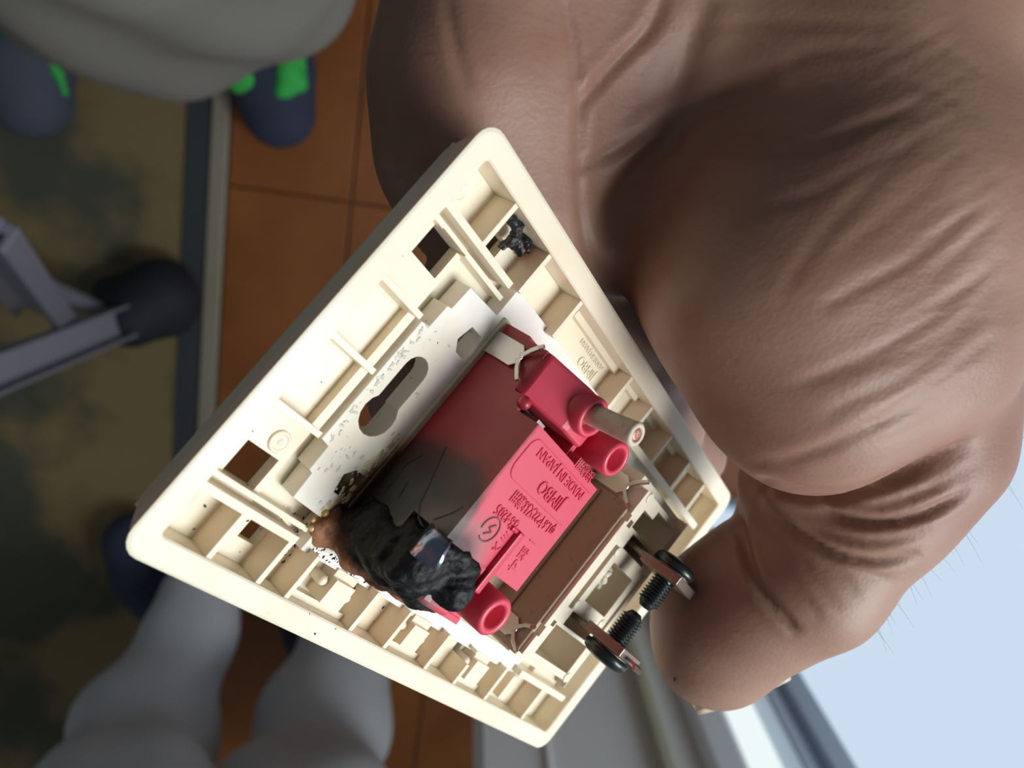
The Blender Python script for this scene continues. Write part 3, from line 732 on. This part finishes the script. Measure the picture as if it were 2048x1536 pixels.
# thenar
hc((1730, 60, 147), (1745, 420, 145), 22, 24.0, 8)
hc((1600, 420, 148), (1560, 560, 144), 24, 22, 8)
hc((1760, 420, 145), (1800, 660, 145), 22.5, 19.0, 8)
hc((1575, 560, 144), (1625, 730, 145), 21, 19.5, 7)
hc((1630, 730, 145), (1635, 795, 146), 17.5, 15.0, 5)
hc((1578, 800, 146), (1598, 828, 147), 11.5, 11.0, 4)
hc((1800, 640, 147), (1800, 730, 148), 18, 14.5, 6)
hc((1430, 500, 152), (1530, 740, 153), 15, 12, 6)
# back of the hand / first web behind the thumb
hc((1500, 300, 172), (1650, 700, 172), 18, 14, 10)
# thumb: proximal folds, knuckle, distal phalanx with pad
hc((1850, 780, 153), (1840, 880, 155), 15.0, 14.0, 2.5)
hc((1840, 880, 155), (1755, 985, 158), 14.2, 13.8, 5)
hc((1640, 915, 158), (1800, 900, 156), 12.0, 12.5, 1.2)
hc((1600, 975, 161), (1740, 990, 160), 11.2, 12.5, 1.0)
hc((1755, 985, 158), (1620, 1145, 163), 13.8, 13.6, 5)
hc((1585, 1050, 164), (1660, 1110, 163), 10.6, 12.5, 1.0)
hc((1620, 1150, 163), (1500, 1215, 167), 13.6, 13.0, 4)
hc((1520, 1160, 168), (1444, 1208, 170), 12.6, 12.0, 1.5)
hc((1500, 1215, 167), (1427, 1285, 170), 12.8, 11.4, 4)
hc((1434, 1250, 169), (1440, 1290, 170), 11.8, 11.4, 3)
# fingers behind the plate, given in the plate's own frame
def pc(a, b, h): return plate_to_cam((a, b, h))
def finger(joints, k=2.0):
    for (p, r0), (q, r1) in zip(joints, joints[1:]): F.cone(pc(*p), pc(*q), r0, r1, k)
finger([((1, 29, -22), 9), ((-3, 42, -18), 9.4), ((-4, 70, -16.5), 9.0), ((-3.5, 92, -16), 8.5), ((-4, 105, -16), 7.9)], 1.5)
finger([((16, 38, -22), 9.0), ((18, 44, -20), 9.0), ((18, 64, -17.5), 8.8), ((16, 90, -16.5), 8.2), ((12, 110, -16.5), 7.4)], 1.0)
finger([((31, 40, -19), 8.4), ((34, 58, -17), 8.5), ((35, 82, -16), 7.6)], 1.0)
F.cone(pc(2, 100, -17), pc(-4.5, 123, -16), 8.0, 7.4, .8)
F.cone(cpt(1180, 380, 156), pc(1, 29, -22), 12, 10, 8)
F.cone(cpt(1240, 430, 160), pc(-5, 42, -19), 11, 9.4, 6)
F.cone(cpt(1215, 520, 172), cpt(1300, 700, 184), 10, 9, 5)
# small interdigital creases on the palm side
P, Q = F.surface()
P = relax(P, Q, 2)
N = vnormals(P, Q)
view = -P/np.linalg.norm(P, axis=1)[:, None]
px = 1024-FPX*P[:, 0]/P[:, 2]; py = 768+FPX*P[:, 1]/P[:, 2]
facing = np.clip((N*view).sum(1)*2.0, 0, 1)
CS = 1.0
def crease(pts, depth, sig, ridge=.15, taper=True, fac=1.):
    """press a groove of the given depth (mm) and width (px) along a line on the skin"""
    global P
    pts = np.array(pts, float)
    # smooth the polyline
    for _ in range(2):
        qn = [pts[0]]
        for a, b in zip(pts, pts[1:]): qn += [a*.75+b*.25, a*.25+b*.75]
        pts = np.array(qn+[pts[-1]])
    m = (px > pts[:, 0].min()-5*sig) & (px < pts[:, 0].max()+5*sig) & (py > pts[:, 1].min()-5*sig) & (py < pts[:, 1].max()+5*sig) & (facing > 0)
    I = np.where(m)[0]; best = np.full(len(I), 1e9); tt = np.zeros(len(I)); L = len(pts)-1
    for i in range(L):
        a, b = pts[i], pts[i+1]; d = b-a; l2 = max(d@d, 1e-6)
        t = np.clip(((px[I]-a[0])*d[0]+(py[I]-a[1])*d[1])/l2, 0, 1)
        dx = px[I]-a[0]-t*d[0]; dy = py[I]-a[1]-t*d[1]; dd = np.hypot(dx, dy)
        u = dd < best; best[u] = dd[u]; tt[u] = (i+t[u])/L
    depth = depth*CS
    w_ = np.sin(np.clip(tt, 0.02, .98)*math.pi)**.6 if taper else 1.
    g = -depth*np.exp(-(best/sig)**2)+ridge*depth*np.exp(-((best-2.3*sig)/(1.2*sig))**2)
    P[I] += N[I]*(g*w_*facing[I])[:, None]
# lobe edge and thumb folds
crease([(1490, 965), (1534, 964), (1579, 981), (1645, 991), (1703, 987), (1786, 958), (1861, 921), (1935, 880)], 2.2, 11, .2)
crease([(1645, 1012), (1687, 1037), (1745, 1047), (1807, 1041), (1861, 1024), (1930, 985)], 1.1, 9, .3)
crease([(1528, 965), (1530, 1008), (1571, 1049), (1612, 1074), (1670, 1107), (1745, 1124), (1830, 1110)], 1.2, 9, .3)
crease([(1480, 1030), (1488, 1099), (1513, 1165), (1546, 1210), (1592, 1258)], 1.5, 9, .3)
for l in ([(1600, 1130), (1640, 1180), (1680, 1215)], [(1630, 1110), (1680, 1150), (1715, 1190)], [(1580, 1170), (1620, 1205), (1640, 1240)], [(1700, 1130), (1740, 1150), (1780, 1160)],
          [(1600, 1050), (1680, 1075), (1760, 1085), (1850, 1060)], [(1700, 1010), (1790, 1005), (1880, 970)], [(1760, 975), (1850, 950), (1940, 900)], [(1740, 1020), (1820, 1020), (1900, 1000)]):
    crease(l, .26, 8, .3)
# thenar wrinkles
CS = .38
for l, dp in (([(1500, 930), (1590, 915), (1680, 890), (1830, 810), (1950, 740)], .7), ([(1560, 925), (1615, 910), (1775, 832), (1911, 734), (1990, 670)], .8),
              ([(1640, 840), (1697, 804), (1833, 742), (1970, 629)], .7), ([(1600, 770), (1677, 734), (1800, 680), (1960, 560)], .6), ([(1560, 775), (1775, 718), (1911, 656), (2000, 560)], .5),
              ([(1640, 620), (1697, 586), (1834, 519), (1951, 410)], .8), ([(1560, 600), (1600, 527), (1717, 390), (1834, 273)], .45), ([(1660, 520), (1780, 430), (1900, 330)], .4),
              ([(1463, 298), (1560, 304), (1638, 285), (1717, 254), (1775, 234), (1850, 210)], 1.2), ([(1500, 420), (1600, 400), (1700, 350), (1790, 290)], .5),
              ([(1400, 60), (1520, 40), (1650, 45), (1780, 50)], .6), ([(1430, 160), (1560, 120), (1640, 95), (1760, 90)], .7), ([(1740, 860), (1830, 830), (1930, 780), (2000, 740)], .6),
              ([(1700, 900), (1800, 870), (1900, 820), (1985, 770)], .5), ([(1850, 560), (1930, 500), (2000, 430)], .5), ([(1860, 620), (1940, 570), (2010, 510)], .5), ([(1800, 150), (1880, 180), (1960, 240)], .5),
              ([(1840, 60), (1900, 100), (1990, 160)], .5), ([(1850, 230), (1920, 290), (1990, 360)], .4)):
    crease(l, dp, 13, .15)
for k in range(16):                          # fine transverse wrinkles at the outer side
    x0 = 1780+random.random()*120; y0 = 80+k*52; crease([(x0-60, y0+50), (x0+40, y0), (x0+130, y0-55)], .22, 6.5, .5)
# palm creases
CS = .6
crease([(1243, 520), (1243, 427), (1250, 400), (1306, 313), (1338, 285), (1360, 242), (1424, 195), (1521, 150)], 2.4, 17, .3)
crease([(1164, 338), (1161, 220), (1182, 185), (1250, 110), (1306, 53), (1330, -20)], 1.3, 12, .3)
crease([(1161, 230), (1155, 150), (1147, 89), (1125, -20)], .9, 10, .3)
crease([(1164, 338), (1220, 315), (1271, 284), (1340, 225)], .9, 11, .3)
crease([(1164, 330), (1175, 444), (1182, 515), (1200, 560)], .9, 10, .3)
crease([(1340, 282), (1350, 200), (1380, 90), (1420, -10)], 1.3, 22, .3)
crease([(933, 178), (910, 90), (891, -10)], .5, 12, .3)
crease([(745, 250), (800, 270), (860, 250), (930, 250)], .8, 22, .3)
crease([(735, 350), (780, 345), (830, 360)], .9, 14, .3)
crease([(740, 415), (790, 412), (840, 420)], .7, 12, .3)
# shallow hollow of the palm
hol = np.exp(-(((px-1480)/190)**2+((py-190)/95)**2))*3.0+np.exp(-(((px-1230)/90)**2+((py-420)/150)**2))*3.0
P -= N*(hol*facing)[:, None]
P = relax(P, Q, 1, .3)
m_skin = mat('skin', (.40, .20, .135, 1), .5, sss=.22, spec=.4)
nt = m_skin.node_tree; b = nt.nodes['Principled BSDF']; b.inputs['Subsurface Radius'].default_value = (1, .35, .2); b.inputs['Subsurface Scale'].default_value = .005
tc = nt.nodes.new('ShaderNodeTexCoord'); L_ = nt.links.new
vo = nt.nodes.new('ShaderNodeTexVoronoi'); vo.inputs['Scale'].default_value = 1300
nz = nt.nodes.new('ShaderNodeTexNoise'); nz.inputs['Scale'].default_value = 340; nz.inputs['Detail'].default_value = 5; nz.inputs['Distortion'].default_value = .6
mp = nt.nodes.new('ShaderNodeMapping'); mp.inputs['Rotation'].default_value = (0, 0, math.radians(35)); mp.inputs['Scale'].default_value = (.35, 1.3, 1)
ad = nt.nodes.new('ShaderNodeMath'); ad.operation = 'MULTIPLY_ADD'; ad.inputs[1].default_value = .35
bp = nt.nodes.new('ShaderNodeBump'); bp.inputs['Strength'].default_value = .22; bp.inputs['Distance'].default_value = .0004
L_(tc.outputs['Object'], vo.inputs[0]); L_(tc.outputs['Object'], mp.inputs[0]); L_(mp.outputs[0], nz.inputs['Vector'])
L_(vo.outputs['Distance'], ad.inputs[0]); L_(nz.outputs[0], ad.inputs[2]); L_(ad.outputs[0], bp.inputs['Height']); L_(bp.outputs[0], b.inputs['Normal'])
n2 = nt.nodes.new('ShaderNodeTexNoise'); n2.inputs['Scale'].default_value = 38; n2.inputs['Detail'].default_value = 4
cr = nt.nodes.new('ShaderNodeValToRGB'); cr.color_ramp.elements[0].position = .35; cr.color_ramp.elements[1].position = .68
cr.color_ramp.elements[0].color = (.255, .13, .09, 1); cr.color_ramp.elements[1].color = (.33, .20, .14, 1)
L_(tc.outputs['Object'], n2.inputs['Vector']); L_(n2.outputs[0], cr.inputs[0]); L_(cr.outputs[0], b.inputs['Base Color'])
hm = link('hand', np_mesh(P*.001, Q), m_skin, hand)
# thumbnail, seen edge-on along the far side of the thumb
m_nail = mat('nail', (.72, .55, .40, 1), .25, sss=.2, coat=.3)
ax = (cpt(1566, 1352, 170)-cpt(1394, 1419, 171)); Ln = np.linalg.norm(ax); ax /= Ln
out = np.cross(ax, [0, 0, 1]); out /= np.linalg.norm(out)
if out[1] > 0: out = -out
c0 = (cpt(1566, 1352, 170)+cpt(1394, 1419, 171))/2-out*.5
vs, fs = [], []; nu, nv = 12, 12
for i in range(nu+1):
    for j in range(nv+1):
        u = -1+2*i/nu; v = -1+2*j/nv; wv = 6.2*(1-.25*max(0, -u)**4)
        vs.append(c0+ax*(u*Ln*.52)+np.array([0, 0, 1.])*(v*wv)+out*(1.4-2.8*v*v-.5*(u*u)))
for i in range(nu):
    for j in range(nv): k_ = i*(nv+1)+j; fs.append((k_, k_+1, k_+nv+2, k_+nv+1))
nail = link('thumbnail', mesh_from([v*.001 for v in vs], fs, True), m_nail, hand, 'pale yellowish thumbnail seen edge-on')
sm = nail.modifiers.new('s', 'SOLIDIFY'); sm.thickness = .0006; sm.offset = 0
# fine hairs along the outer side of the thumb and wrist
m_hair = mat('body_hair', (.05, .04, .035, 1), .5)
cu = bpy.data.curves.new('hair', 'CURVE'); cu.dimensions = '3D'; cu.bevel_depth = .000045; cu.bevel_resolution = 0
rnd = random.Random(11)
sil = [(2035, 560, 150), (2036, 720, 150), (2020, 840, 152), (2000, 930, 153), (1930, 1040, 154), (1900, 1070, 155), (1850, 1130, 156), (1830, 1155, 157), (1800, 1190, 158), (1780, 1215, 158), (1760, 1235, 158), (1870, 1100, 156)]
for k in range(26):
    s0 = sil[k % len(sil)]; p0 = cpt(s0[0]-24+rnd.uniform(-8, 8), s0[1]-20+rnd.uniform(-14, 14), s0[2]+rnd.uniform(-4, 4)); d = np.array([.75+rnd.uniform(-.4, .3), -.75+rnd.uniform(-.5, .3), rnd.uniform(-.3, .3)])
    sp = cu.splines.new('POLY'); sp.points.add(4); ln = 3.4+rnd.random()*3.2
    for i in range(5):
        t = i/4; q_ = (p0+d*ln*t+np.array([.3, -1.2, 0])*t*t*1.5*rnd.uniform(.6, 1.2))*.001; sp.points[i].co = (*q_, 1); sp.points[i].radius = 1-.8*t
dg_o = bpy.data.objects.new('t', cu); C.objects.link(dg_o); dg = bpy.context.evaluated_depsgraph_get(); dg.update()
hme = bpy.data.meshes.new_from_object(dg_o.evaluated_get(dg)); bpy.data.objects.remove(dg_o); hme.materials.clear()
ho = link('hair', hme, m_hair, hand, 'sparse fine dark hairs'); ho['kind'] = 'stuff'
# small black scab on the thumb tip
bm = bmesh.new(); p_ = cpt(1350, 1360, 161.5)
bmesh.ops.create_icosphere(bm, subdivisions=2, radius=.55, matrix=Matrix.Translation(Vector(p_))@Matrix.Rotation(.3, 4, 'Z')@Matrix.Diagonal((.45, 1.0, .5, 1)))
link('soot_smudge', bm_mesh(bm, True), m_char, hand)

# ------------------------------------------------------------------ background: two people, ladder
def fold_body(prims, lo, hi, step, seed, amp, k):
    F = Field(lo, hi, step)
    for p, q, r0, r1 in prims: F.cone(p, q, r0, r1, k)
    P, Q = F.surface(); P = relax(P, Q, 1); N = vnormals(P, Q); rs = np.random.RandomState(seed); d = np.zeros(len(P))
    for f_, a_ in ((28, 1.), (55, .6)):
        for _ in range(4):
            u = rs.normal(size=3); u /= np.linalg.norm(u); d += a_*np.sin(P@u*f_+rs.rand()*6.3)*.3
    return P+N*(d*amp)[:, None], Q
def bgmesh(name, prims, m, parent, seed=1, amp=.006, k=.03, step=.012, label=None):
    al = np.array([list(p)+[max(r0, r1)] for p, q, r0, r1 in prims]+[list(q)+[max(r0, r1)] for p, q, r0, r1 in prims])
    R_ = al[:, 3].max()+.05; P, Q = fold_body(prims, al[:, :3].min(0)-R_, al[:, :3].max(0)+R_, step, seed, amp, k)
    return link(name, np_mesh(P, Q), m, parent, label)
def at(px, py, z): return onfloor(px, py, z)
m_grey_tr = mat('grey_trouser_cloth', srgb(128, 124, 116), .9, bump=(900, .3, .001))
m_white_tr = mat('pale_trouser_cloth', srgb(205, 210, 214), .9, bump=(900, .3, .001))
m_navy = mat('navy_knit', srgb(52, 58, 78), .9, bump=(900, .4, .001))
m_green = mat('bright_green_knit', srgb(60, 185, 80), .85)
# crouching person with grey trousers (top left)
pg = empty('person', tuple(at(540, 150, 0))); tag(pg, 'person in grey trousers and navy and green socks standing at the top left', 'person')
def child(o, p): bpy.context.view_layer.update(); o.parent = p; o.matrix_parent_inverse = p.matrix_world.inverted(); return o
def foot(name, toe, heel, w0, m, parent, seed):
    toe = np.array(toe); heel = np.array(heel)
    return child(bgmesh(name, [(toe, toe*.45+heel*.55, w0, w0*1.12), (toe*.45+heel*.55, heel, w0*1.12, w0*.95)], m, None, seed, .001, .02, .007), parent)
s1 = foot('sock', at(558, 222, .055), at(520, 60, .058), .043, m_navy, pg, 3)
def blob(name, pts, m, parent, r, step=.005):
    return child(bgmesh(name, [(np.array(p), np.array(q), r, r) for p, q in zip(pts, pts[1:])], m, None, 5, .001, .008, step), parent)
blob('sock_pattern', [at(452, 122, .096), at(480, 138, .100), at(478, 162, .092), at(500, 158, .096)], m_green, pg, .012)
blob('sock_pattern', [at(580, 95, .100), at(574, 140, .102), at(592, 160, .094), at(566, 180, .098)], m_green, pg, .011)
blob('sock_pattern', [at(592, 105, .092), at(598, 170, .088)], m_green, pg, .010)
s2 = foot('sock', at(62, 200, .066), at(30, 20, .070), .044, mat('grey_navy_knit', srgb(74, 80, 94), .85), pg, 8)
blob('sock_piping', [at(30, 60, .112), at(78, 92, .108), at(116, 145, .092), at(132, 190, .078)], m_green, pg, .005)
blob('sock_piping', [at(0, 40, .115), at(14, 58, .115), at(30, 55, .115)], mat('teal_knit', srgb(16, 92, 76), .85), pg, .012)
blob('buckle', [at(12, 56, .13), at(26, 44, .13), at(46, 36, .13)], m_nickel, pg, .007)
T_ = [(at(385, 22, .14), at(300, -60, .30), .060, .085), (at(560, -22, .14), at(500, -80, .32), .060, .075), (at(385, 22, .14), at(560, -22, .14), .058, .06),
      (at(300, 0, .25), at(160, -60, .34), .075, .07), (at(300, -60, .30), at(260, -330, .50), .09, .10), (at(160, -60, .34), at(100, -300, .5), .07, .09), (at(500, -80, .32), at(420, -300, .5), .08, .1)]
child(bgmesh('trousers', T_, m_grey_tr, None, 4, .012, .04, .011), pg)
# person with pale trousers (bottom left)
pw = empty('person', tuple(at(300, 1180, 0))); tag(pw, 'person in pale loose trousers and navy socks standing at the bottom left below the plate', 'person')
foot('sock', at(268, 1085, .062), at(330, 1200, .066), .040, m_navy, pw, 5)
foot('sock', at(600, 1180, .052), at(660, 1330, .055), .038, m_navy, pw, 6)
T_ = [(at(395, 1180, .14), at(370, 1290, .20), .052, .050), (at(375, 1290, .20), at(310, 1440, .28), .050, .066), (at(300, 1440, .28), at(265, 1640, .42), .070, .085), (at(250, 1640, .42), at(330, 2200, .7), .095, .11)]
child(bgmesh('trouser_leg', T_, m_white_tr, None, 6, .012, .03, .011), pw)
T_ = [(at(690, 1290, .13), at(655, 1440, .22), .056, .074), (at(655, 1440, .22), at(600, 1650, .36), .076, .095), (at(600, 1650, .36), at(520, 2200, .7), .1, .11)]
child(bgmesh('trouser_leg', T_, m_white_tr, None, 9, .012, .03, .011), pw)

# stepladder foot (left)
m_alu = mat('brushed_aluminium', srgb(140, 140, 152), .45, .3, bump=(400, .1, .0005))
m_rub = mat('black_rubber', srgb(26, 28, 38), .75, bump=(500, .2, .001))
lad = empty('stepladder', tuple(at(330, 610, 0))); tag(lad, 'aluminium stepladder standing on the rug with a black rubber foot', 'stepladder')
def beam(name, p, q, w_, t_, m, up=(0, 0, 1), channel=False, parent=lad):
    bm = bmesh.new()
    if channel: pr = [(-w_, -t_), (w_, -t_), (w_, t_), (w_*.8, t_), (w_*.8, -t_*.2), (-w_*.8, -t_*.2), (-w_*.8, t_), (-w_, t_)]
    else: pr = [(-w_, -t_), (w_, -t_), (w_, t_), (-w_, t_)]
    sweep(bm, [Vector(p), Vector(q)], pr, up); o = link(name, bm_mesh(bm, scale=1), m); bevel(o, .0015); return child(o, parent)
rA, rB = at(272, 634, .10), at(-140, 800, .38)
beam('leg', rA, rB, .019, .012, m_alu, channel=True)
r2A, r2B = at(140, 648, .17), at(-330, 170, .85)
beam('side_rail', at(95, 640, .16), at(-60, 440, .42), .034, .012, m_alu, channel=True)
beam('side_rail', at(130, 650, .17), at(-20, 450, .42), .006, .010, m_alu)
beam('brace', at(228, 632, .10), at(60, 555, .20), .007, .006, m_alu)
child(bgmesh('rubber_foot', [(at(318, 598, .068), at(260, 636, .095), .046, .036), (at(300, 585, .056), at(225, 590, .05), .034, .026), (at(330, 575, .056), at(335, 615, .056), .034, .034)], m_rub, None, 2, .002, .015, .007), lad)
bm = bmesh.new(); pr_ = at(163, 666, .155)
bmesh.ops.create_uvsphere(bm, u_segments=16, v_segments=8, radius=.009, matrix=Matrix.Translation(Vector(pr_)+Vector((0, 0, .008)))); child(link('rivet', bm_mesh(bm, True, 1), m_alu), lad)
